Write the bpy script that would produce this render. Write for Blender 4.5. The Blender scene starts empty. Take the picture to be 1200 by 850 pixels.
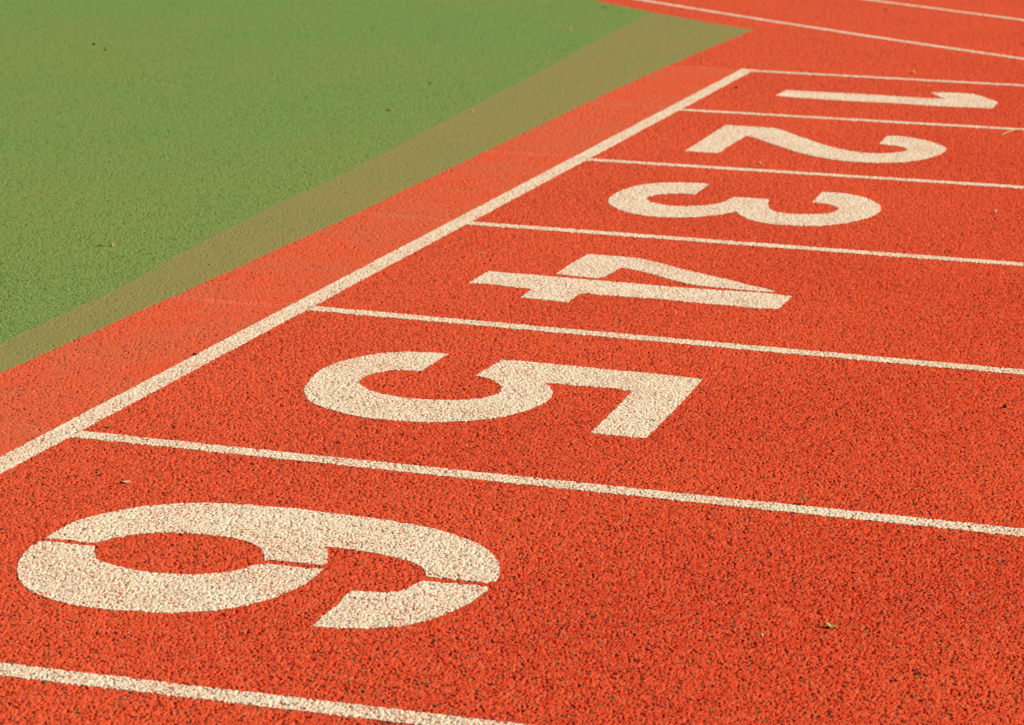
# An athletics track's start area: red granular track, white lane numbers and lines, green infield.
# World: metres.  x runs along the lanes (start line at x = 0), y runs across them
# (lane line k at y = -1.22 k), z is up.
import bpy, math, random
import numpy as np
random.seed(7)
scene = bpy.context.scene
COL = scene.collection
LANE = 1.22

# ------------------------------------------------------------------ camera
cam_d = bpy.data.cameras.new("camera"); cam = bpy.data.objects.new("camera", cam_d); COL.objects.link(cam)
CAM = np.array([2.26428962, -10.69290233, 1.33569665])
fw = np.array([-0.2798584, 0.93271714, -0.22741595]); rt = np.array([0.95614163, 0.29211793, 0.02145466]); up = np.array([-0.08644341, 0.21143759, 0.97356134])
from mathutils import Matrix, Vector
M = Matrix(((rt[0], up[0], -fw[0], CAM[0]), (rt[1], up[1], -fw[1], CAM[1]), (rt[2], up[2], -fw[2], CAM[2]), (0, 0, 0, 1)))
cam.matrix_world = M
cam_d.sensor_width = 36.0; cam_d.lens = 3235.35 / 1200 * 36.0
cam_d.clip_start = 0.05; cam_d.clip_end = 3000
cam_d.dof.use_dof = True; cam_d.dof.focus_distance = 5.2; cam_d.dof.aperture_fstop = 11.0
scene.camera = cam

# ------------------------------------------------------------------ light
SUN_EL = math.radians(34)
f2 = fw[:2] / np.hypot(*fw[:2]); r2 = np.array([f2[1], -f2[0]])
sd = 0.99 * r2 + 0.08 * f2; sd = sd / np.hypot(*sd)
to_sun = Vector((sd[0] * math.cos(SUN_EL), sd[1] * math.cos(SUN_EL), math.sin(SUN_EL)))
sun_d = bpy.data.lights.new("sun", 'SUN'); sun = bpy.data.objects.new("sun", sun_d); COL.objects.link(sun)
sun_d.energy = 5.0; sun_d.angle = math.radians(0.5); sun_d.color = (1.0, 0.86, 0.66)
sun.rotation_euler = to_sun.to_track_quat('Z', 'Y').to_euler()
w = bpy.data.worlds.new("World"); scene.world = w; w.use_nodes = True
nt = w.node_tree; bg = nt.nodes["Background"]
sky = nt.nodes.new("ShaderNodeTexSky"); sky.sky_type = 'NISHITA'; sky.sun_disc = False
sky.sun_elevation = SUN_EL; sky.sun_rotation = math.atan2(to_sun.x, to_sun.y)
nt.links.new(sky.outputs[0], bg.inputs[0]); bg.inputs[1].default_value = 0.055
scene.view_settings.view_transform = 'Standard'; scene.view_settings.look = 'None'
scene.view_settings.exposure = 0.37; scene.view_settings.gamma = 1.0

# ------------------------------------------------------------------ noise in numpy (world coordinates)
def hsh(ix, iy, seed):
    h = (ix.astype(np.int64) * 374761393 + iy.astype(np.int64) * 668265263 + seed * 974711) & 0xFFFFFFFF
    h = ((h ^ (h >> 13)) * 1274126177) & 0xFFFFFFFF
    h = ((h ^ (h >> 16)) * 2246822519) & 0xFFFFFFFF
    return ((h ^ (h >> 15)) & 0xFFFFFF).astype(np.float32) / 16777216.0
def vnoise(x, y, size, seed):
    x = x / size; y = y / size; ix = np.floor(x); iy = np.floor(y)
    u = x - ix; v = y - iy; u = u * u * (3 - 2 * u); v = v * v * (3 - 2 * v)
    a = hsh(ix, iy, seed); b = hsh(ix + 1, iy, seed); c = hsh(ix, iy + 1, seed); d = hsh(ix + 1, iy + 1, seed)
    return (a + (b - a) * u) * (1 - v) + (c + (d - c) * u) * v
def fbm(x, y, size, seed, n=3):
    s = 0.0; a = 0.5; t = 0.0
    for i in range(n):
        s = s + a * vnoise(x, y, size / 2 ** i, seed + 31 * i); t += a; a *= 0.5
    return s / t
def granules(x, y, g, seed, curve, hole, drop, vary):
    """Top surface of a layer of rounded rubber granules of size g: height in units of g, and a random value per granule."""
    best = np.full(x.shape, -9.0, np.float32); rid = np.zeros(x.shape, np.float32)
    cx = np.floor(x / g); cy = np.floor(y / g)
    for i in (-1, 0, 1):
        for j in (-1, 0, 1):
            ax = cx + i; ay = cy + j
            px = (ax + hsh(ax, ay, seed)) * g - x; py = (ay + hsh(ax, ay, seed + 1)) * g - y
            r = hsh(ax, ay, seed + 2); q = hsh(ax, ay, seed + 3)
            h = vary * r - drop * (q < hole) - curve * np.maximum((px * px + py * py) / (g * g) - 0.24, 0)
            m = h > best; best[m] = h[m]; rid[m] = hsh(ax, ay, seed + 4)[m]
    return best, rid

def pits(x, y, g, seed, share, r0, r1, d0, d1):
    """Depth (metres, >= 0) of steep little holes scattered one to a cell of size g."""
    wx = x + (vnoise(x, y, 0.0035, seed + 7) - .5) * 0.0032; wy = y + (vnoise(x, y, 0.0035, seed + 8) - .5) * 0.0032
    dep = np.zeros(x.shape, np.float32); cx = np.floor(wx / g); cy = np.floor(wy / g)
    for i in (-1, 0, 1):
        for j in (-1, 0, 1):
            ax = cx + i; ay = cy + j; q = hsh(ax, ay, seed + 2); s = hsh(ax, ay, seed + 3)
            px = (ax + hsh(ax, ay, seed)) * g - wx; py = (ay + hsh(ax, ay, seed + 1)) * g - wy
            e = 0.6 + 0.9 * hsh(ax, ay, seed + 4)
            d = np.sqrt((px * e) ** 2 + (py / e) ** 2); s = s * s
            r = r0 + (r1 - r0) * s
            k = np.clip((r - d) / 0.0007 + 0.5, 0, 1)
            dep = np.maximum(dep, np.where(q < share, k * (d0 + (d1 - d0) * s), 0))
    return dep

# ------------------------------------------------------------------ where the surfaces meet (x of each edge at a given y)
OLIVE_RED = [(-60, -.36), (-12, -.345), (-5.704, -.332), (-4.817, -.315), (-3.794, -.303), (-3.576, -.303), (-2.451, -.314), (-.967, -.327), (-.332, -.320), (.522, -.312), (1.436, -.283), (6, -.15)]
GREEN_OLIVE = [(-60, -.40), (-9, -.42), (-5.464, -.456), (-4.852, -.474), (-3.806, -.548), (-3.107, -.566), (-1.772, -.650), (-.222, -.746), (1.865, -.875), (8, -1.3)]
def edge_x(tab, y):
    return np.interp(y, [a for a, b in tab], [b for a, b in tab])
# bend lines of the far curve: y of the line at a given x, straight beyond the ends
def bend_y(x, pts):
    c = np.polyfit([p[0] for p in pts], [p[1] for p in pts], 2); x0 = min(p[0] for p in pts); x1 = max(p[0] for p in pts)
    xc = np.clip(x, x0, x1); s = 2 * c[0] * xc + c[1]
    return c[0] * xc * xc + c[1] * xc + c[2] + s * (x - xc), s
BEND_EDGE = [(-1.287, 2.40), (-.865, 1.956), (-.285, 1.454)]
BEND_A = [(-1.082, 2.511), (-.833, 2.310), (-.581, 2.094), (-.31, 1.879), (.156, 1.497), (.58, 1.188), (.978, .907)]
BEND_B = [(-.054, 3.085), (.417, 2.755), (.791, 2.482)]

DIGITS = {
 1: [
  [(0.2599,0.5102),(0.2659,0.6877),(0.3579,0.683),(0.4771,0.6919),(0.5956,0.7008),(0.6444,0.6952),(0.7243,0.6921),(0.8038,0.6889),(0.8566,0.705),(0.8243,0.7637),(0.7794,0.8637),(0.8149,0.8811),(0.8728,0.8962),(0.9331,0.8927),(0.982,0.8246),(1.053,0.6986),(1.055,0.5188),(0.9853,0.5096),(0.8718,0.4948),(0.7945,0.4945),(0.7163,0.4971),(0.631,0.4933),(0.5149,0.4842),(0.3954,0.4896),(0.3155,0.4922)],
 ],
 2: [
  [(0.2665,0.2758),(0.258,0.9013),(0.3138,0.9059),(0.3713,0.9113),(0.4217,0.9103),(0.4757,0.8497),(0.5402,0.7535),(0.5942,0.6844),(0.6281,0.6334),(0.67,0.5813),(0.7222,0.535),(0.7679,0.5003),(0.81,0.4839),(0.852,0.4896),(0.8833,0.5123),(0.9118,0.5532),(0.9267,0.5824),(0.9264,0.6159),(0.9166,0.6452),(0.8927,0.6709),(0.8663,0.6871),(0.8419,0.6901),(0.8203,0.7002),(0.8173,0.7655),(0.813,0.8878),(0.8469,0.9038),(0.8984,0.8862),(0.9446,0.8486),(0.9927,0.7952),(1.024,0.7409),(1.042,0.692),(1.046,0.6211),(1.039,0.5351),(1.019,0.4657),(0.9912,0.3941),(0.9606,0.3455),(0.92,0.3136),(0.8775,0.294),(0.8329,0.2867),(0.7869,0.2867),(0.7375,0.3038),(0.694,0.3294),(0.6578,0.3559),(0.5945,0.4198),(0.5413,0.4873),(0.4877,0.5534),(0.4315,0.6285),(0.3857,0.6897),(0.3763,0.6764),(0.3752,0.5151),(0.372,0.386),(0.3771,0.3106),(0.3685,0.2792),(0.3187,0.2726)],
 ],
 3: [
  [(0.4843,0.8974),(0.4465,0.9005),(0.3985,0.8889),(0.3479,0.8559),(0.3103,0.8188),(0.2886,0.7665),(0.2735,0.6908),(0.2694,0.6043),(0.2728,0.5346),(0.2907,0.4609),(0.3129,0.4134),(0.355,0.353),(0.4026,0.3119),(0.4517,0.2918),(0.4951,0.2935),(0.5359,0.305),(0.574,0.3284),(0.6032,0.3588),(0.6308,0.3974),(0.6515,0.4354),(0.6611,0.4664),(0.6795,0.4189),(0.7125,0.3677),(0.7494,0.33),(0.7892,0.3111),(0.8329,0.3069),(0.874,0.3144),(0.9129,0.3336),(0.9503,0.3606),(0.9814,0.4042),(1.009,0.4702),(1.032,0.5418),(1.04,0.612),(1.035,0.6777),(1.02,0.7399),(0.9975,0.788),(0.9653,0.8445),(0.9297,0.8765),(0.8965,0.893),(0.8574,0.8998),(0.8242,0.8946),(0.828,0.795),(0.8304,0.7087),(0.857,0.7019),(0.8896,0.6863),(0.917,0.6479),(0.923,0.6051),(0.9091,0.5428),(0.8783,0.5136),(0.8382,0.4958),(0.7952,0.4923),(0.7621,0.5112),(0.7362,0.5561),(0.7187,0.6171),(0.7056,0.7117),(0.6772,0.7037),(0.6391,0.7056),(0.6333,0.703),(0.6005,0.6978),(0.5984,0.6566),(0.5943,0.608),(0.5786,0.5616),(0.5444,0.5164),(0.5065,0.4881),(0.4786,0.4803),(0.4384,0.4922),(0.401,0.5217),(0.3768,0.5576),(0.3711,0.6022),(0.3853,0.6443),(0.4143,0.6813),(0.4418,0.6937),(0.4887,0.7051)],
 ],
 4: [
  [(0.2706,0.4311),(0.2713,0.5975),(0.3141,0.5963),(0.4089,0.598),(0.4608,0.5952),(0.5161,0.592),(0.5707,0.5905),(0.642,0.5926),(0.715,0.5861),(0.7854,0.5881),(0.8548,0.5935),(0.9234,0.6005),(0.9928,0.6025),(1.047,0.5891),(1.044,0.4293),(0.9978,0.4151),(0.8947,0.4186),(0.8253,0.421),(0.7548,0.4267),(0.6866,0.421),(0.6343,0.4204),(0.5894,0.4177),(0.5734,0.4308),(0.5651,0.4038),(0.5646,0.3062),(0.5067,0.3134),(0.438,0.3145),(0.4343,0.4211),(0.3952,0.4265),(0.3274,0.4366)],
  [(0.4357,0.6191),(0.434,0.7663),(0.4394,0.9079),(0.484,0.9105),(0.559,0.9117),(0.583,0.9056),(0.645,0.8669),(0.7128,0.8158),(0.7859,0.7685),(0.8609,0.7235),(0.9248,0.6751),(0.9644,0.6547),(1.009,0.6092),(0.9573,0.6057),(0.8865,0.6088),(0.8072,0.6159),(0.7762,0.627),(0.7347,0.6508),(0.6665,0.7079),(0.6014,0.7484),(0.5723,0.7616),(0.5712,0.6964),(0.5647,0.626),(0.5517,0.6072),(0.5113,0.6091),(0.4746,0.6106)],
 ],
 5: [
  [(0.47,0.9123),(0.4218,0.9066),(0.3742,0.8942),(0.3332,0.8632),(0.3006,0.8102),(0.2774,0.7478),(0.2685,0.6766),(0.2757,0.5916),(0.2935,0.5134),(0.3088,0.4674),(0.3324,0.4255),(0.3714,0.3807),(0.4209,0.3511),(0.4667,0.3304),(0.5076,0.3217),(0.5535,0.3247),(0.5987,0.3293),(0.6397,0.3457),(0.6793,0.3672),(0.7085,0.3924),(0.7429,0.4313),(0.7714,0.4917),(0.783,0.5562),(0.7867,0.6086),(0.7759,0.6623),(0.7546,0.7106),(0.7364,0.7311),(0.7638,0.7379),(0.8124,0.7383),(0.8744,0.7421),(0.9241,0.7368),(0.9306,0.5854),(0.9345,0.3746),(0.9779,0.3733),(1.042,0.371),(1.045,0.3909),(1.044,0.5811),(1.04,0.7314),(1.035,0.8933),(0.997,0.8912),(0.9361,0.8996),(0.8573,0.8987),(0.7768,0.9019),(0.6961,0.903),(0.6341,0.9075),(0.5932,0.9),(0.5884,0.8182),(0.5859,0.7395),(0.6162,0.7299),(0.6445,0.7024),(0.6671,0.6646),(0.6768,0.6222),(0.6735,0.5939),(0.6553,0.5598),(0.6259,0.5316),(0.5926,0.5161),(0.5575,0.506),(0.5205,0.5013),(0.477,0.5146),(0.4319,0.5316),(0.3974,0.566),(0.3802,0.5953),(0.3735,0.6314),(0.3785,0.6661),(0.3914,0.7),(0.4042,0.7208),(0.4307,0.7316),(0.4672,0.7353)],
 ],
 6: [
  [(0.2776,0.5914),(0.2769,0.6235),(0.2762,0.6701),(0.2821,0.7039),(0.2944,0.7367),(0.312,0.7708),(0.3317,0.8012),(0.3543,0.8259),(0.3793,0.8456),(0.3869,0.8516),(0.4091,0.8652),(0.4443,0.8819),(0.4824,0.8917),(0.5215,0.8989),(0.5627,0.9008),(0.6026,0.9054),(0.6471,0.9002),(0.6893,0.9003),(0.7356,0.8974),(0.7753,0.8944),(0.816,0.8874),(0.8579,0.8765),(0.8957,0.8577),(0.9349,0.8332),(0.9683,0.806),(0.9968,0.7691),(1.018,0.7303),(1.033,0.6899),(1.042,0.6531),(1.042,0.6372),(1.03,0.6217),(0.9847,0.6233),(0.9332,0.6167),(0.9205,0.647),(0.907,0.6673),(0.8858,0.6848),(0.8572,0.6968),(0.8297,0.7051),(0.8031,0.7106),(0.7708,0.7141),(0.7213,0.7133),(0.7345,0.6949),(0.748,0.6633),(0.7576,0.6337),(0.7574,0.6182),(0.7536,0.6178),(0.7034,0.6134),(0.6745,0.6137),(0.6589,0.6104),(0.6479,0.6344),(0.6319,0.664),(0.6121,0.6835),(0.5838,0.7001),(0.554,0.7071),(0.521,0.7083),(0.485,0.7037),(0.456,0.6953),(0.4339,0.6859),(0.4093,0.668),(0.3954,0.6506),(0.379,0.6332),(0.3751,0.6124),(0.3618,0.5946),(0.3398,0.5952),(0.3059,0.5977)],
  [(0.2745,0.5674),(0.2833,0.5771),(0.3146,0.58),(0.3475,0.5791),(0.3725,0.5806),(0.3839,0.5509),(0.4072,0.5158),(0.4326,0.5012),(0.4635,0.4915),(0.4931,0.484),(0.5196,0.483),(0.5438,0.4872),(0.5484,0.4864),(0.5826,0.4969),(0.6129,0.5169),(0.636,0.5359),(0.6498,0.5652),(0.6588,0.5816),(0.6731,0.5914),(0.7114,0.593),(0.7377,0.5919),(0.7636,0.5984),(0.7674,0.5547),(0.7667,0.5168),(0.7573,0.4762),(0.748,0.4362),(0.7346,0.4072),(0.72,0.3819),(0.6999,0.3585),(0.6784,0.3387),(0.6508,0.3221),(0.6273,0.3078),(0.6011,0.3017),(0.5692,0.2951),(0.5421,0.2888),(0.5168,0.2893),(0.4865,0.2896),(0.4538,0.2945),(0.4231,0.3051),(0.3897,0.326),(0.358,0.3531),(0.331,0.3884),(0.3095,0.4267),(0.2916,0.4715),(0.2809,0.5114),(0.2749,0.5449)],
  [(0.9345,0.5953),(0.9778,0.599),(1.021,0.6026),(1.042,0.6018),(1.044,0.5755),(1.041,0.5407),(1.035,0.4961),(1.023,0.4545),(1.007,0.4166),(0.9847,0.3813),(0.9629,0.3624),(0.9352,0.3449),(0.9047,0.3352),(0.873,0.3286),(0.8516,0.325),(0.8485,0.3705),(0.8491,0.4305),(0.846,0.4859),(0.8479,0.5087),(0.8741,0.5139),(0.9019,0.5186),(0.9188,0.5376),(0.9271,0.565)],
 ],
}

# ------------------------------------------------------------------ the ground lattice: one fan of rows and columns, finest where the track is near
rows = list(np.geomspace(0.4, 2.85, 60)); v = 2.9
while v < 15.8:
    rows.append(v); v *= 1 + 0.00053 * (1 + max(0.0, v - 6.0) * 0.075)
rows += list(np.geomspace(15.9, 600, 160))
ss = list(np.arange(-0.205, 0.2051, 0.00031))
side = [.13 + .0752 * 1.005 ** i_ for i_ in range(1, 491)] + list(np.geomspace(1.01, 5.0, 50))
cols = [-s for s in reversed(side)] + ss + side
rows = np.array(rows); cols = np.array(cols); R, C = len(rows), len(cols)
X = CAM[0] + rows[:, None] * (f2[0] + cols[None, :] * r2[0]); Y = CAM[1] + rows[:, None] * (f2[1] + cols[None, :] * r2[1])

# ------------------------------------------------------------------ signed fields of each surface (negative inside)
wig = (fbm(X, Y, 0.05, 11) - 0.5) * 0.012 + (vnoise(X, Y, 0.006, 12) - 0.5) * 0.004
d_red = X - edge_x(OLIVE_RED, Y) + wig * .6 + (fbm(X, Y, .5, 13) - .5) * .010
d_green = X - edge_x(GREEN_OLIVE, Y) + wig + (fbm(X, Y, .7, 14) - .5) * .016
by, bs = bend_y(X, BEND_EDGE)
d_bend = (Y - by) / np.sqrt(1 + bs * bs) + wig * 0.8
phi_green = np.maximum(d_green, d_bend)
phi_olive = np.maximum(np.maximum(-d_green, d_red), d_bend)
phi_track = -np.maximum(d_red, d_bend)          # everything that is not infield or strip
phi_apron = np.maximum(np.maximum(-d_red, X + 0.012), Y - 0.02 + wig)
phi_track = np.maximum(phi_track, -phi_apron)

# ------------------------------------------------------------------ relief
def blend(d, width):                              # 0 inside .. 1 outside
    return np.clip(d / width * 0.5 + 0.5, 0, 1)
def on(mask, fn, *arrs):                            # evaluate only where needed
    i = np.flatnonzero(mask); out = []
    for s_ in range(0, len(i), 400000):
        j = i[s_:s_ + 400000]; out.append(fn(X.reshape(-1)[j], Y.reshape(-1)[j]))
    res = []
    for k in range(2):
        full = np.zeros(R * C, np.float32)
        full[i] = np.concatenate([o[k] for o in out]); res.append(full.reshape(R, C))
    return res
def track_grain(x, y):
    h, r = granules(x, y, 0.0047, 100, 1.5, 0.06, .4, 0.12)
    dep = np.maximum(pits(x, y, 0.0068, 300, np.clip(.52 + .10 * x + .5 * (fbm(x, y, 1.1, 70) - .4), .45, .95), .0009, .0027, .0026, .0060), pits(x, y, 0.0046, 400, .52, .0007, .0015, .0018, .0036))
    z = np.maximum(h, -0.34) * 0.0047 * .34 + (fbm(x, y, 0.024, 40, 2) - 0.5) * 0.0011 + (vnoise(x, y, 0.0018, 50) - 0.5) * 0.0003
    return z - dep, r
def field_grain(x, y):
    h, r = granules(x, y, 0.0042, 200, 1.3, 0.04, .4, 0.14)
    z = np.maximum(h, -0.34) * 0.0042 * .5 + (fbm(x, y, 0.02, 41, 2) - 0.5) * 0.0007
    return z - pits(x, y, 0.0075, 500, np.clip(.62 + .8 * (fbm(x, y, .6, 71) - .45), .35, .95), .0009, .0023, .0018, .0045), r
h_t, id_t = on(np.maximum(-phi_track, -phi_apron) > -0.02, track_grain)
h_f, id_f = on(np.maximum(-phi_green, -phi_olive) > -0.02, field_grain)
smooth_coat = np.clip((fbm(X, Y, 0.16, 42) - 0.36) * 4, 0.15, 1)   # where a thicker repair coat fills the grain
h_a = np.where(h_t < -0.0030, h_t * (0.9 - 0.3 * smooth_coat), h_t * (0.15 - 0.09 * smooth_coat))
h_o = np.where(h_f < -0.0017, h_f * .8, h_f * 0.3)
g_in = phi_green < 0; o_in = (phi_olive < 0); a_in = phi_apron < 0
Z = h_t + (h_a - h_t) * np.clip(-phi_apron / 0.012, 0, 1)
Z = Z + (h_o - Z) * np.clip(-phi_olive / 0.006, 0, 1)
Z = Z + (h_f - Z) * np.clip(-phi_green / 0.006, 0, 1)
RID = np.where(g_in | o_in, id_f, id_t)
Z = Z.astype(np.float32)
P = np.stack([X, Y, Z], -1).reshape(-1, 3).astype(np.float32); RIDf = RID.reshape(-1).astype(np.float32)
SPRAY = d_green.reshape(-1).astype(np.float32)      # metres from the edge of the green coat

# ------------------------------------------------------------------ cutting a surface out of the lattice along its field
def cut(name, phi, mat, lift=None, parent=None, box=None, main_only=True, spray=False):
    r0, r1, c0, c1 = box or (0, R, 0, C)
    f = phi; ins = f < 0
    n = ins[:-1, :-1].astype(np.int8) + ins[1:, :-1] + ins[:-1, 1:] + ins[1:, 1:]
    base = (np.arange(r0, r1)[:, None] * C + np.arange(c0, c1)[None, :])
    q = np.argwhere(n == 4)
    a = base[q[:, 0], q[:, 1]]; b = base[q[:, 0], q[:, 1] + 1]; c = base[q[:, 0] + 1, q[:, 1] + 1]; d = base[q[:, 0] + 1, q[:, 1]]
    quads = np.stack([a, b, c, d], 1)
    polys = []; newP = []; newR = []; newpar = []; key = {}
    def cross(i, j, fi, fj):
        k = (i, j) if i < j else (j, i)
        if k not in key:
            t = fi / (fi - fj); key[k] = -1 - len(newP)
            newP.append(P[i] + (P[j] - P[i]) * t); newR.append(RIDf[i] if t < .5 else RIDf[j]); newpar.append((i, j, t))
        return key[k]
    for y, x in np.argwhere((n > 0) & (n < 4)):
        cs = ((y, x), (y, x + 1), (y + 1, x + 1), (y + 1, x)); out = []
        for k in range(4):
            u, v_ = cs[k], cs[(k + 1) % 4]; fu, fv = float(f[u]), float(f[v_])
            if fu < 0: out.append(int(base[u]))
            if (fu < 0) != (fv < 0): out.append(cross(int(base[u]), int(base[v_]), fu, fv))
        if len(out) >= 3: polys.append(out)
    if main_only and len(quads):
        # keep the one connected sheet, drop flecks cut loose by the rough edge
        cell = np.argwhere(n > 0); cy_, cx_ = cell[:, 0], cell[:, 1]
        cv = np.stack([base[cy_, cx_], base[cy_, cx_ + 1], base[cy_ + 1, cx_ + 1], base[cy_ + 1, cx_]], 1)
        ci_ = np.stack([ins[cy_, cx_], ins[cy_, cx_ + 1], ins[cy_ + 1, cx_ + 1], ins[cy_ + 1, cx_]], 1)
        lab = np.arange(R * C + 1); lab[R * C] = R * C; cv = np.where(ci_, cv, R * C)
        ids = np.unique(cv); ids = ids[ids < R * C]
        while True:
            m = lab[cv].min(1); old = lab[ids].copy()
            for k in range(4): np.minimum.at(lab, cv[:, k], m)
            lab[R * C] = R * C; lab[ids] = lab[lab[ids]]
            if (lab[ids] == old).all(): break
        lq = lab[quads[:, 0]]; u_, n_ = np.unique(lq, return_counts=True); keep = u_[n_.argmax()]
        good = set(ids[lab[ids] == keep].tolist())
        quads = quads[lq == keep]
        polys = [p for p in polys if any(i in good for i in p)]
    used = np.zeros(R * C, bool); used[quads.reshape(-1)] = True
    for p in polys:
        for i in p:
            if i >= 0: used[i] = True
    idx = np.flatnonzero(used); remap = np.full(R * C, -1, np.int64); remap[idx] = np.arange(len(idx)); n0 = len(idx)
    co = P[idx].copy(); rid = RIDf[idx]
    if newP:
        co = np.concatenate([co, np.array(newP, np.float32)]); rid = np.concatenate([rid, np.array(newR, np.float32)])
    if lift is not None:
        co[:, 2] = lift(co[:, 0], co[:, 1], co[:, 2])
    loops = remap[quads].reshape(-1); starts = np.arange(len(quads)) * 4
    if polys:
        ext = []; st = []
        for p in polys:
            st.append(len(loops) + len(ext)); ext += [remap[i] if i >= 0 else n0 + (-1 - i) for i in p]
        loops = np.concatenate([loops, np.array(ext)]); starts = np.concatenate([starts, np.array(st)])
    me = bpy.data.meshes.new(name)
    me.vertices.add(len(co)); me.vertices.foreach_set("co", co.astype(np.float32).reshape(-1))
    me.loops.add(len(loops)); me.loops.foreach_set("vertex_index", loops.astype(np.int32))
    me.polygons.add(len(starts)); me.polygons.foreach_set("loop_start", starts.astype(np.int32))
    me.polygons.foreach_set("use_smooth", np.ones(len(starts), bool))
    if spray:
        sp_ = SPRAY[idx]
        if newP: sp_ = np.concatenate([sp_, np.array([SPRAY[i] + (SPRAY[j] - SPRAY[i]) * t for i, j, t in newpar], np.float32)])
        a2 = me.attributes.new("coat_edge", 'FLOAT', 'POINT'); a2.data.foreach_set("value", sp_.astype(np.float32))
    at = me.attributes.new("granule", 'FLOAT', 'POINT'); at.data.foreach_set("value", rid.astype(np.float32))
    me.update(calc_edges=True)
    me.materials.append(mat)
    o = bpy.data.objects.new(name, me); COL.objects.link(o)
    if parent is not None: o.parent = parent
    return o

# ------------------------------------------------------------------ materials
class NT:
    def __init__(s, name):
        s.m = bpy.data.materials.new(name); s.m.use_nodes = True; s.t = s.m.node_tree
        s.b = s.t.nodes["Principled BSDF"]
    def n(s, typ, **kw):
        x = s.t.nodes.new(typ)
        for k, v_ in kw.items(): setattr(x, k, v_)
        return x
    def l(s, a, b): s.t.links.new(a, b)
    def pos(s):
        return s.n("ShaderNodeTexCoord").outputs["Object"]
    def noise(s, scale, detail=3, rough=.55, vec=None):
        x = s.n("ShaderNodeTexNoise"); x.inputs["Scale"].default_value = scale; x.inputs["Detail"].default_value = detail; x.inputs["Roughness"].default_value = rough
        s.l(vec or s.pos(), x.inputs["Vector"]); return x.outputs["Fac"]
    def ramp(s, fac, stops, const=False):
        x = s.n("ShaderNodeValToRGB"); r = x.color_ramp
        if const: r.interpolation = 'CONSTANT'
        while len(r.elements) < len(stops): r.elements.new(0.5)
        for e, (p, c) in zip(r.elements, stops):
            e.position = p; e.color = (*c, 1) if len(c) == 3 else c
        s.l(fac, x.inputs[0]); return x.outputs["Color"]
    def mix(s, fac, a, b, typ='MIX'):
        x = s.n("ShaderNodeMix", data_type='RGBA', blend_type=typ)
        for v_, i in ((fac, 0), (a, 6), (b, 7)):
            if isinstance(v_, (int, float)): x.inputs[i].default_value = v_
            elif isinstance(v_, tuple): x.inputs[i].default_value = (*v_, 1)
            else: s.l(v_, x.inputs[i])
        return x.outputs[2]
    def attr(s):
        return s.n("ShaderNodeAttribute", attribute_name="granule").outputs["Fac"]
    def val(s, fac, lo, hi, a=0., b=1.):
        x = s.n("ShaderNodeMapRange"); x.inputs[1].default_value = lo; x.inputs[2].default_value = hi; x.inputs[3].default_value = a; x.inputs[4].default_value = b
        s.l(fac, x.inputs[0]); return x.outputs[0]
    def specks(s, scale, share):
        x = s.n("ShaderNodeTexVoronoi", voronoi_dimensions='2D'); x.inputs["Scale"].default_value = scale; s.l(s.pos(), x.inputs["Vector"])
        y = s.n("ShaderNodeSeparateColor"); s.l(x.outputs["Color"], y.inputs[0])
        z = s.n("ShaderNodeMath", operation='LESS_THAN'); s.l(y.outputs[0], z.inputs[0])
        if isinstance(share, float): z.inputs[1].default_value = share
        else: s.l(share, z.inputs[1])
        return z.outputs[0], y.outputs[1]
    def done(s, col, rough=.85, spec=.25):
        spec = spec * .25; rough = max(rough, .85)
        s.l(col, s.b.inputs["Base Color"]); s.b.inputs["Roughness"].default_value = rough; s.b.inputs["Specular IOR Level"].default_value = spec
        return s.m

def mat_track():
    k = NT("red_track_rubber"); g = k.attr()
    broad = k.val(k.noise(1.3, 4), .35, .65)
    base = k.mix(broad, RED_A, RED_B)
    base = k.mix(k.val(k.noise(45, 4), .43, .70, 0, .7), base, RED_PALE)
    # paler towards the start line, back to plain red further along the lanes
    sep = k.n("ShaderNodeSeparateXYZ"); k.l(k.pos(), sep.inputs[0])
    base = k.mix(k.val(sep.outputs[0], .1, 1.5, .28, 0), base, RED_PALE)
    tone = k.ramp(g, [(0, (.84, .84, .84)), (.5, (1, 1, 1)), (1, (1.10, 1.12, 1.15))])
    col = k.mix(1.0, base, tone, 'MULTIPLY')
    kind = k.ramp(g, [(0, (1, 1, 1)), (.945, (0, 0, 0))], True)     # granules left uncoated
    odd = k.ramp(g, [(0, BLACKG), (.968, OLIVEG), (.984, GREENG), (.997, PALEG)], True)
    col = k.mix(kind, odd, col)
    f, _ = k.specks(330, .060)
    return k.done(k.mix(f, col, BLACKG), .8, .2)
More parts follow.
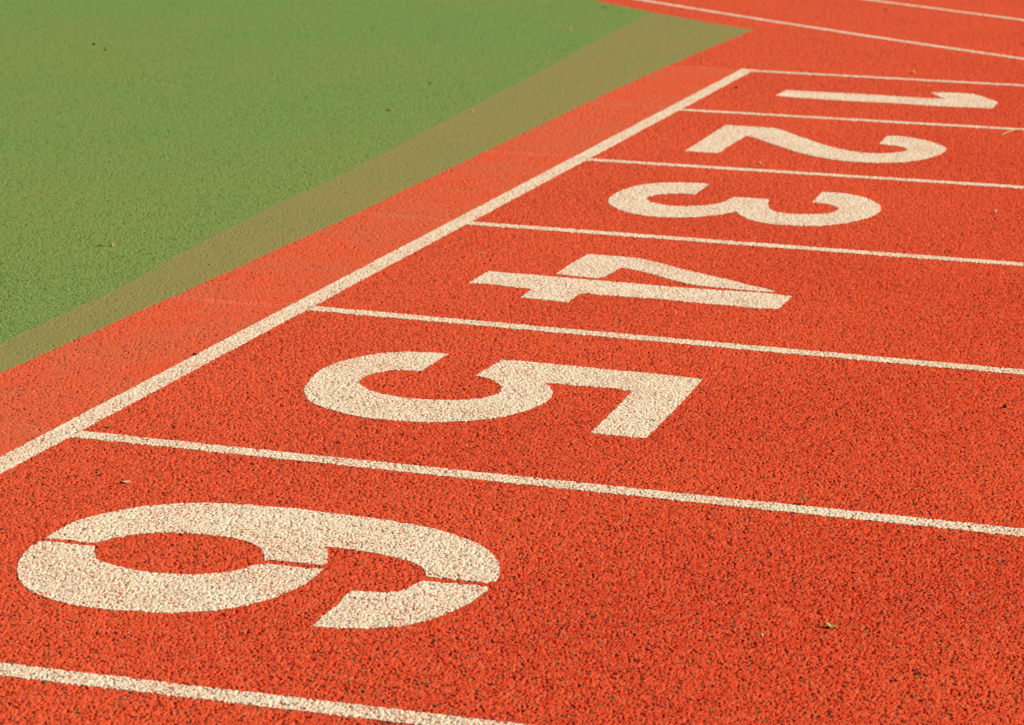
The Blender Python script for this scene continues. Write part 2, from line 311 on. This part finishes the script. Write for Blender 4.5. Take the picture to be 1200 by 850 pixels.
def mat_apron():
    k = NT("red_repair_coat"); g = k.attr(); p = k.pos()
    base = k.mix(k.val(k.noise(3.0, 4), .38, .62), AP_A, AP_B)
    base = k.mix(k.val(k.noise(9, 4, .6), .52, .72, 0, .75), base, AP_TAN)
    # ghosts of old lane lines, worn away in patches
    sep = k.n("ShaderNodeSeparateXYZ"); k.l(p, sep.inputs[0])
    m1 = k.n("ShaderNodeMath", operation='ADD'); k.l(sep.outputs[1], m1.inputs[0]); m1.inputs[1].default_value = LANE * 40 + LANE / 2 - 0.01
    m2 = k.n("ShaderNodeMath", operation='MODULO'); k.l(m1.outputs[0], m2.inputs[0]); m2.inputs[1].default_value = LANE
    m3 = k.n("ShaderNodeMath", operation='SUBTRACT'); k.l(m2.outputs[0], m3.inputs[0]); m3.inputs[1].default_value = LANE / 2
    m4 = k.n("ShaderNodeMath", operation='ABSOLUTE'); k.l(m3.outputs[0], m4.inputs[0])
    on = k.val(m4.outputs[0], .02, .03, 1, 0)
    wear = k.val(k.noise(14, 4, .6), .42, .66, .04, .5)
    mm = k.n("ShaderNodeMath", operation='MULTIPLY'); k.l(on, mm.inputs[0]); k.l(wear, mm.inputs[1])
    base = k.mix(mm.outputs[0], base, AP_GHOST)
    tone = k.ramp(g, [(0, (.88, .88, .88)), (.5, (1, 1, 1)), (1, (1.06, 1.08, 1.1))])
    col = k.mix(1.0, base, tone, 'MULTIPLY')
    kind = k.ramp(g, [(0, (1, 1, 1)), (.955, (0, 0, 0))], True)
    odd = k.ramp(g, [(0, BLACKG), (.985, OLIVEG), (.993, GREENG), (.998, PALEG)], True)
    f, _ = k.specks(260, .028)
    return k.done(k.mix(f, k.mix(kind, odd, col), (.09, .035, .025)), .8, .22)
def mat_field():
    k = NT("green_rubber"); g = k.attr()
    broad = k.val(k.noise(.55, 5, .6), .36, .64)
    base = k.mix(broad, GR_A, GR_B)
    base = k.mix(k.val(k.noise(6, 4, .6), .42, .7, 0, .35), base, GR_C)
    f, r_ = k.specks(240, .11)
    base = k.mix(f, base, k.ramp(r_, [(0, (.055, .095, .022)), (.62, (.06, .27, .10)), (.82, (.27, .19, .06))], True))
    e = k.n("ShaderNodeAttribute", attribute_name="coat_edge").outputs["Fac"]
    base = k.mix(k.val(e, -.03, .0, 0, .22), base, GR_EDGE)
    tone = k.ramp(g, [(0, (.82, .84, .80)), (.5, (1, 1, 1)), (1, (1.14, 1.12, 1.1))])
    col = k.mix(1.0, base, tone, 'MULTIPLY')
    kind = k.ramp(g, [(0, (1, 1, 1)), (.87, (0, 0, 0))], True)
    odd = k.ramp(g, [(0, (.03, .045, .012)), (.93, (.05, .25, .07)), (.96, (.24, .17, .05)), (.985, (.045, .33, .17)), (.9925, (.42, .12, .04)), (.996, (.5, .44, .25))], True)
    return k.done(k.mix(kind, odd, col), .85, .2)
def mat_olive():
    k = NT("olive_worn_coat"); g = k.attr()
    base = k.mix(k.val(k.noise(2.2, 5, .6), .36, .64), OL_A, OL_B)
    base = k.mix(k.val(k.noise(11, 4, .6), .45, .72, 0, .6), base, OL_C)
    e = k.n("ShaderNodeAttribute", attribute_name="coat_edge").outputs["Fac"]
    base = k.mix(k.val(e, .0, .06, .55, 0), base, GR_EDGE)
    tone = k.ramp(g, [(0, (.86, .86, .84)), (.5, (1, 1, 1)), (1, (1.08, 1.08, 1.08))])
    col = k.mix(1.0, base, tone, 'MULTIPLY')
    kind = k.ramp(g, [(0, (1, 1, 1)), (.95, (0, 0, 0))], True)
    odd = k.ramp(g, [(0, (.07, .05, .015)), (.967, (.40, .11, .035)), (.985, (.10, .16, .045)), (.995, (.5, .42, .22))], True)
    return k.done(k.mix(kind, odd, col), .85, .2)
def mat_paint():
    k = NT("worn_white_paint"); g = k.attr()
    base = k.mix(k.val(k.noise(7, 4, .6), .35, .65), WH_A, WH_B)
    tone = k.ramp(g, [(0, (.90, .89, .87)), (.5, (1, 1, 1)), (1, (1.05, 1.05, 1.05))])
    col = k.mix(1.0, base, tone, 'MULTIPLY')
    # bare grains where the paint has rubbed off, in patches
    patch = k.noise(16, 4, .6)
    m = k.n("ShaderNodeMath", operation='ADD'); k.l(g, m.inputs[0]); k.l(k.val(patch, .4, .75, -.06, .11), m.inputs[1])
    bare = k.ramp(m.outputs[0], [(0, (0, 0, 0)), (.945, (1, 1, 1))], True)
    bcol = k.mix(k.val(k.noise(120, 2), .45, .55), (.40, .10, .05), (.16, .15, .13))
    base_p = k.mix(k.mix(bare, (0, 0, 0), (.8, .8, .8)), col, bcol)
    worn, _ = k.specks(340, k.val(k.noise(5.5, 5, .62), .40, .68, .02, .18))
    base_p = k.mix(worn, base_p, (.56, .105, .048))
    f, r_ = k.specks(330, .045)
    return k.done(k.mix(f, base_p, k.ramp(r_, [(0, (.07, .065, .06)), (.38, (.36, .085, .045)), (.88, (.16, .17, .12))], True)), .75, .25)

RED_A = (.615, .064, .0195); RED_B = (.545, .046, .0155); RED_PALE = (.64, .122, .054)
BLACKG = (.030, .017, .014); OLIVEG = (.20, .13, .045); GREENG = (.07, .16, .05); PALEG = (.72, .62, .45)
AP_A = (.64, .092, .036); AP_B = (.58, .108, .046); AP_TAN = (.53, .135, .058); AP_GHOST = (.60, .20, .12)
GR_A = (.178, .262, .064); GR_B = (.142, .264, .070); GR_C = (.208, .244, .068)
GR_EDGE = (.235, .225, .085)
OL_A = (.245, .222, .072); OL_B = (.212, .220, .076); OL_C = (.285, .212, .074)
WH_A = (.735, .645, .510); WH_B = (.675, .57, .43)

MT, MA, MF, MO, MP = mat_track(), mat_apron(), mat_field(), mat_olive(), mat_paint()
def structure(o, label):
    o["kind"] = "structure"; o["label"] = label; return o
structure(cut("running_track", phi_track, MT, main_only=False), "red granular rubber running track surface with dark pits")
structure(cut("track_apron", phi_apron, MA, main_only=False), "smoother faded red strip between the wide start line and the olive strip")
structure(cut("olive_path", phi_olive, MO, main_only=False, spray=True), "worn olive brown strip between the green infield and the red track")
structure(cut("green_ground", phi_green, MF, main_only=False, spray=True), "mottled green rubber infield at the upper left")

# ------------------------------------------------------------------ painted markings: a coat of paint over the grain
PAINT = 0.0007
def paint_lift(x, y, z):
    return np.maximum(z, -0.0030) * 0.85 + PAINT
def thing(o, label, cat, group=None):
    o["label"] = label; o["category"] = cat
    if group: o["group"] = group
    return o
rough_edge = (vnoise(X, Y, 0.006, 60) - 0.5) * 0.0036 + (fbm(X, Y, 0.05, 61) - .5) * 0.003
# the wide start line: from the inner lane line outwards
g_start = "white painted lines of the start area"
W2 = 0.0268
ph = np.maximum(np.maximum(np.abs(X) - W2, Y - 0.025) + rough_edge, np.abs(cols[None, :]) - 0.98)
thing(cut("start_line", ph, MP, paint_lift), "widest white line, running diagonally past the open ends of all the numbered lanes", "start line")
LINE_LABEL = [
    "white lane line along the far side of the number 1, nearest the bend",
    "white lane line between the number 1 and the number 2",
    "white lane line between the number 2 and the number 3",
    "white lane line between the number 3 and the number 4",
    "white lane line between the number 4 and the number 5",
    "white lane line between the number 5 and the number 6",
    "nearest white lane line, on the near side of the number 6"]
HAND = [(-.017, .028), (-.012, .031), (-.026, .029), (-.009, .006), (.017, -.0144), (.005, -.005), (-.0236, .0293)]   # the painters' small drifts
for k_ in range(7):
    hw = 0.0238; near = np.maximum(np.abs(cols[None, :]) - 0.98, rows[:, None] / 40 - 1)
    ta, tb = HAND[k_]; off = ta + tb * np.clip(X, -.2, 1.7)
    ph = np.maximum(np.abs(Y + LANE * k_ - off) - hw, -(X - W2 + 0.004)) + rough_edge * 0.9
    ph = np.maximum(ph, near)
    thing(cut("lane_line", ph, MP, paint_lift), LINE_LABEL[k_], "lane line", "straight white lane lines")
for pts, lab in ((BEND_A, "curved white line of the bend that starts beside the olive tip"), (BEND_B, "farthest curved white line of the bend, at the top right corner")):
    yy, s_ = bend_y(X, pts)
    ph = np.abs(Y - yy) / np.sqrt(1 + s_ * s_) - 0.0235 + rough_edge * 0.8
    ph = np.maximum(ph, np.maximum(np.abs(cols[None, :]) - 0.62, rows[:, None] / 15.7 - 1))
    thing(cut("bend_line", ph, MP, paint_lift), lab, "curved line", "curved white lines of the far bend")

def sdf(px, py, poly):
    poly = np.array(poly); d = np.full(px.shape, 1e9); ins = np.zeros(px.shape, bool); n = len(poly)
    for i in range(n):
        a = poly[i]; b = poly[(i + 1) % n]; e = b - a
        wx = px - a[0]; wy = py - a[1]; t = np.clip((wx * e[0] + wy * e[1]) / max(e @ e, 1e-12), 0, 1)
        d = np.minimum(d, (wx - e[0] * t) ** 2 + (wy - e[1] * t) ** 2)
        c = (a[1] > py) != (b[1] > py)
        if abs(e[1]) > 1e-12: ins ^= c & (px < a[0] + (py - a[1]) * e[0] / e[1])
    d = np.sqrt(d); return np.where(ins, -d, d)
NUM_LABEL = {
    1: "white painted number 1, a thin bar with a flag, in the farthest lane",
    2: "white painted number 2 between the number 1 and the number 3",
    3: "white painted number 3 with two open bowls",
    4: "white painted number 4 crossed by one thin red stencil gap",
    5: "white painted number 5 in the lane nearer than the number 4",
    6: "largest white painted number, a 6 broken by three thin red stencil gaps"}
for num in sorted(DIGITS):
    pieces = [[(a, b - LANE * num) for a, b in pc] for pc in DIGITS[num]]
    if num == 4: pieces[1] = [(a, b + .004) for a, b in pieces[1]]
    root = None
    if len(pieces) > 1:
        root = bpy.data.objects.new("lane_number", None); COL.objects.link(root)
        root.empty_display_size = 0.1
        thing(root, NUM_LABEL[num], "number", "white lane numbers")
    for pc in pieces:
        a = np.array(pc); x0, y0 = a.min(0) - 0.02; x1, y1 = a.max(0) + 0.02
        inb = (X > x0) & (X < x1) & (Y > y0) & (Y < y1)
        ri = np.flatnonzero(inb.any(1)); ci = np.flatnonzero(inb.any(0))
        box = (ri[0], ri[-1] + 1, ci[0], ci[-1] + 1); sl = (slice(box[0], box[1]), slice(box[2], box[3]))
        f = np.full(X[sl].shape, 1.0); m = inb[sl]
        f[m] = sdf(X[sl][m], Y[sl][m], pc) + (0.0045 if num == 4 else 0.0) + rough_edge[sl][m] * 0.8
        o = cut("painted_stroke" if root else "lane_number", f, MP, paint_lift, root, box)
        if not root: thing(o, NUM_LABEL[num], "number", "white lane numbers")

# ------------------------------------------------------------------ litter lying on the track
def flat_mat(name, c1, c2, scale=300):
    k = NT(name); return k.done(k.mix(k.val(k.noise(scale, 3), .35, .65), c1, c2), .7, .3)
ML = {"straw": flat_mat("dry_straw", (.55, .42, .16), (.42, .30, .10)), "leaf": flat_mat("yellow_green_leaf", (.46, .42, .13), (.25, .27, .06)),
      "green": flat_mat("green_leaf", (.16, .24, .05), (.10, .15, .035)), "pale": flat_mat("pale_husk", (.72, .60, .36), (.55, .42, .22)),
      "stone": flat_mat("pale_stone", (.62, .56, .46), (.45, .38, .28)), "black": flat_mat("black_crumb", (.02, .02, .018), (.035, .028, .02)),
      "red": flat_mat("red_crumb", (.5, .07, .025), (.4, .05, .02)), "grey": flat_mat("grey_crumb", (.22, .21, .19), (.12, .11, .10)), "orange": flat_mat("orange_seed", (.62, .34, .10), (.5, .24, .07))}
def mesh_obj(name, verts, faces, mat, smooth=True):
    me = bpy.data.meshes.new(name); me.from_pydata(verts, [], faces); me.update(); me.materials.append(mat)
    for p in me.polygons: p.use_smooth = smooth
    o = bpy.data.objects.new(name, me); COL.objects.link(o); return o
def leaf(name, L, Wd, curl, fold, mat, twist=.3, seed=0):
    """A curled dry leaf with real thickness: two sheets joined round the rim."""
    rn = random.Random(seed); nu, nv, th = 10, 4, 0.0005; top = []; 
    for i in range(nu + 1):
        u = i / nu; wdt = Wd * max(.06, math.sin(math.pi * min(1, .08 + .92 * u)) ** .8) * (1 + rn.uniform(-.12, .12))
        for j in range(nv + 1):
            q = j / nv * 2 - 1; a = twist * (u - .5)
            y = q * wdt / 2; z = curl * L * (4 * (u - .5) ** 2) + fold * abs(q) * wdt + rn.uniform(-.04, .04) * Wd
            top.append(((u - .5) * L, y * math.cos(a) - z * math.sin(a) * .5, z + y * math.sin(a)))
    lo = min(t[2] for t in top); top = [(x, y, z - lo + th + .0006) for x, y, z in top]
    n = len(top); vs = top + [(x, y, z - th) for x, y, z in top]; fs = []
    id_ = lambda i, j: i * (nv + 1) + j
    for i in range(nu):
        for j in range(nv):
            q = (id_(i, j), id_(i + 1, j), id_(i + 1, j + 1), id_(i, j + 1)); fs.append(q); fs.append(tuple(n + k for k in reversed(q)))
    rim = [id_(i, 0) for i in range(nu + 1)] + [id_(nu, j) for j in range(1, nv + 1)] + [id_(i, nv) for i in range(nu - 1, -1, -1)] + [id_(0, j) for j in range(nv - 1, 0, -1)]
    for k in range(len(rim)):
        a, b = rim[k], rim[(k + 1) % len(rim)]; fs.append((b, a, n + a, n + b))
    return mesh_obj(name, vs, fs, mat)
def crumb(name, sx, sy, sz, mat, seed=0):
    """An uneven lump: a stone, a seed or a torn rubber crumb."""
    import bmesh
    bm = bmesh.new(); bmesh.ops.create_icosphere(bm, subdivisions=2, radius=.5); rn = random.Random(seed)
    ph = [rn.uniform(0, 6) for _ in range(4)]
    for v_ in bm.verts:
        c = v_.co; s = 1 + .16 * math.sin(5 * c.x + ph[0]) + .14 * math.sin(6 * c.y + ph[1]) + .12 * math.sin(7 * c.z + ph[2]) + rn.uniform(-.05, .05)
        v_.co = Vector((c.x * s * sx, c.y * s * sy, (c.z * s + .45) * sz))
    me = bpy.data.meshes.new(name); bm.to_mesh(me); bm.free(); me.materials.append(mat)
    for p in me.polygons: p.use_smooth = True
    o = bpy.data.objects.new(name, me); COL.objects.link(o); return o
def stalk(name, pts, r, mat):
    """A thin bent straw swept along points."""
    vs = []; fs = []; m = 6
    P_ = [Vector(p) for p in pts]
    for i, p in enumerate(P_):
        d = (P_[min(i + 1, len(P_) - 1)] - P_[max(i - 1, 0)]).normalized(); s = d.cross(Vector((0, 0, 1))).normalized(); u_ = s.cross(d)
        rr = r * (1 - .5 * i / (len(P_) - 1))
        for k in range(m):
            a = 2 * math.pi * k / m; vs.append(tuple(p + (s * math.cos(a) + u_ * math.sin(a)) * rr))
    for i in range(len(P_) - 1):
        for k in range(m): fs.append((i * m + k, i * m + (k + 1) % m, (i + 1) * m + (k + 1) % m, (i + 1) * m + k))
    fs.append(tuple(range(m - 1, -1, -1))); fs.append(tuple((len(P_) - 1) * m + k for k in range(m)))
    return mesh_obj(name, vs, fs, mat)
def put(o, x, y, rz=0.0, tx=0.0, ty=0.0, z=-0.0002):
    o.location = (x, y, z); o.rotation_euler = (tx, ty, rz); return o
LIT = "small litter on the track"
thing(put(leaf("dry_leaf", .023, .010, .22, .3, ML["leaf"], .9, 1), 1.588, -6.726, -.25, 0, .22, .0), "curled yellow green leaf lying on bare red track at the lower right", "leaf", LIT)
thing(put(leaf("dry_leaf", .020, .010, .20, .3, ML["straw"], .6, 2), 1.415, -6.068, .9, 0, 1.0, .007), "small yellow leaf standing up on the white line between the numbers 5 and 6", "leaf", LIT)
thing(put(leaf("dry_leaf", .015, .010, .10, .15, ML["pale"], .3, 3), .259, -6.372, .5), "pale tan husk lying above the left end of the number 6", "husk", LIT)
thing(put(crumb("pebble", .0055, .005, .0045, ML["stone"], 4), 1.498, -6.802, .3), "tiny pale pebble to the left of the yellow green leaf", "pebble", LIT)
thing(put(crumb("seed", .010, .007, .013, ML["pale"], 5), 1.348, -2.919, .7), "upright pale tan seed at the right edge of the lane with the number 3", "seed", LIT)
thing(put(leaf("dry_leaf", .014, .009, .08, .12, ML["straw"], .2, 6), 1.381, -3.152, .1), "flat tan leaf chip below the upright tan seed", "leaf", LIT)
thing(put(leaf("dry_leaf", .018, .010, .12, .1, ML["straw"], .2, 7), .187, -4.071, .35), "tan leaf chip left of the number 4 near the start line", "leaf", LIT)
thing(put(leaf("dry_leaf", .013, .009, .15, .1, ML["green"], .3, 8), .063, -6.028, .1), "olive green leaf scrap where two white lines meet, left of the number 5", "leaf", LIT)
thing(put(crumb("seed", .020, .010, .010, ML["orange"], 9), .626, .200, .8), "orange seed lying just beyond the farthest straight lane line", "seed", LIT)
sp = [(1.172 + .055 * t, -1.40 + .115 * t + .06 * math.sin(t * 2.2), .003 + .006 * math.sin(t * 3)) for t in [i / 8 for i in range(13)]]
thing(stalk("straw", sp, .0022, ML["straw"]), "bent dry straw at the right edge beside the number 2", "straw", LIT)
thing(put(crumb("rubber_crumb", .013, .012, .007, ML["black"], 11), .081, -.566, .3), "dark crumb beside the start line left of the number 1", "crumb", LIT)
thing(put(crumb("seed", .009, .008, .008, ML["pale"], 12), -.629, -1.603, .3), "cream seed lying on the olive strip", "seed", LIT)
thing(put(crumb("seed", .011, .008, .008, ML["orange"], 13), -.709, -4.358, .9), "tan seed beside a dark twig low on the green infield", "seed", LIT)
thing(stalk("twig", [(-.740, -4.380, .002), (-.733, -4.378, .004), (-.726, -4.377, .005), (-.719, -4.379, .003)], .0013, ML["black"]), "short dark twig on the green infield beside the tan seed", "twig", LIT)
thing(put(crumb("rubber_crumb", .013, .012, .009, ML["black"], 14), -2.625, -.424, .2), "black crumb on the green infield near the upper left corner", "crumb", LIT)
thing(put(crumb("seed", .014, .009, .006, ML["straw"], 15), -2.59, -.36, .2), "dull tan seed right of the black crumb on the green infield", "seed", LIT)
thing(put(crumb("rubber_crumb", .016, .010, .006, ML["red"], 16), -2.508, -.56, .2), "dull red crumb just below the black crumb on the green infield", "crumb", LIT)
thing(put(leaf("leaf_scrap", .020, .010, .1, .1, ML["black"], .2, 17), -1.001, -.953, -.4), "dark leaf scrap on the green infield near the olive strip", "leaf", LIT)
thing(put(crumb("seed", .008, .007, .006, ML["pale"], 18), -.844, -1.244, .2), "cream seed on the green infield beside the olive strip", "seed", LIT)
thing(put(crumb("rubber_crumb", .015, .010, .007, ML["red"], 19), -.896, -1.709, .2), "brightest red crumb on the green infield, above the wide middle of the olive strip", "crumb", LIT)
thing(put(crumb("pebble", .012, .012, .009, ML["grey"], 20), .113, 2.623, .2), "grey pebble between the two curved lines of the bend", "pebble", LIT)
thing(put(crumb("pebble", .012, .012, .009, ML["grey"], 21), .906, 1.451, .2), "grey pebble at the right edge just beyond the nearer curved line", "pebble", LIT)
thing(stalk("straw", [(-1.15, 2.03, .004), (-1.11, 2.05, .006), (-1.07, 2.06, .006), (-1.02, 2.06, .004)], .0022, ML["pale"]), "pale straw on the green infield by its far corner", "straw", LIT)
thing(put(crumb("seed", .012, .009, .007, ML["pale"], 23), -1.022, 1.024, .2), "cream seed on the green infield below the far corner straw", "seed", LIT)
thing(put(crumb("pebble", .010, .012, .007, ML["stone"], 24), .542, -2.319, .2), "pale speck of stone just under the stem of the number 2", "pebble", LIT)
thing(put(crumb("rubber_crumb", .008, .007, .006, ML["black"], 26), -.027, -5.407, .2), "black crumb on the wide start line left of the number 5", "crumb", LIT)
thing(put(crumb("rubber_crumb", .010, .008, .006, ML["black"], 25), 1.664, -5.22, .2), "black lump standing in for a dark hole in the red track, right of the flag of the number 5", "crumb", LIT)  # black lump added in place of a dark hole in the rubber

# loose grit nobody could count: one object
vs = []; fs = []; cs = []
rn = random.Random(5)
unit = [(1, 0, 0), (-1, 0, 0), (0, 1, 0), (0, -1, 0), (0, 0, 1), (0, 0, -1)]
tri = [(0, 2, 4), (2, 1, 4), (1, 3, 4), (3, 0, 4), (2, 0, 5), (1, 2, 5), (3, 1, 5), (0, 3, 5)]
for i in range(520):
    d = 3.1 + 11 * rn.random() ** 1.5; s = rn.uniform(-.3, .3)
    x = CAM[0] + d * (f2[0] + s * r2[0]); y = CAM[1] + d * (f2[1] + s * r2[1]); r = rn.uniform(.0006, .0013) * (1 + (d > 7) * .4)
    b = len(vs); th = rn.uniform(0, 6.3)
    for ux, uy, uz in unit:
        q = rn.uniform(.7, 1.2) * r; vs.append((x + (ux * math.cos(th) - uy * math.sin(th)) * q, y + (ux * math.sin(th) + uy * math.cos(th)) * q, uz * q * .8 + .0016))
    fs += [tuple(b + k for k in t) for t in tri]
gm = NT("pale_grit"); gi = gm.n("ShaderNodeNewGeometry").outputs["Random Per Island"]
gmat = gm.done(gm.ramp(gi, [(0, (.75, .66, .50)), (.40, (.60, .50, .28)), (.62, (.12, .20, .05)), (.82, (.30, .22, .08))], True), .6, .35)
gr = mesh_obj("loose_grit", vs, fs, gmat, False); gr["kind"] = "stuff"; gr["label"] = "pale and green specks of grit scattered over the track"
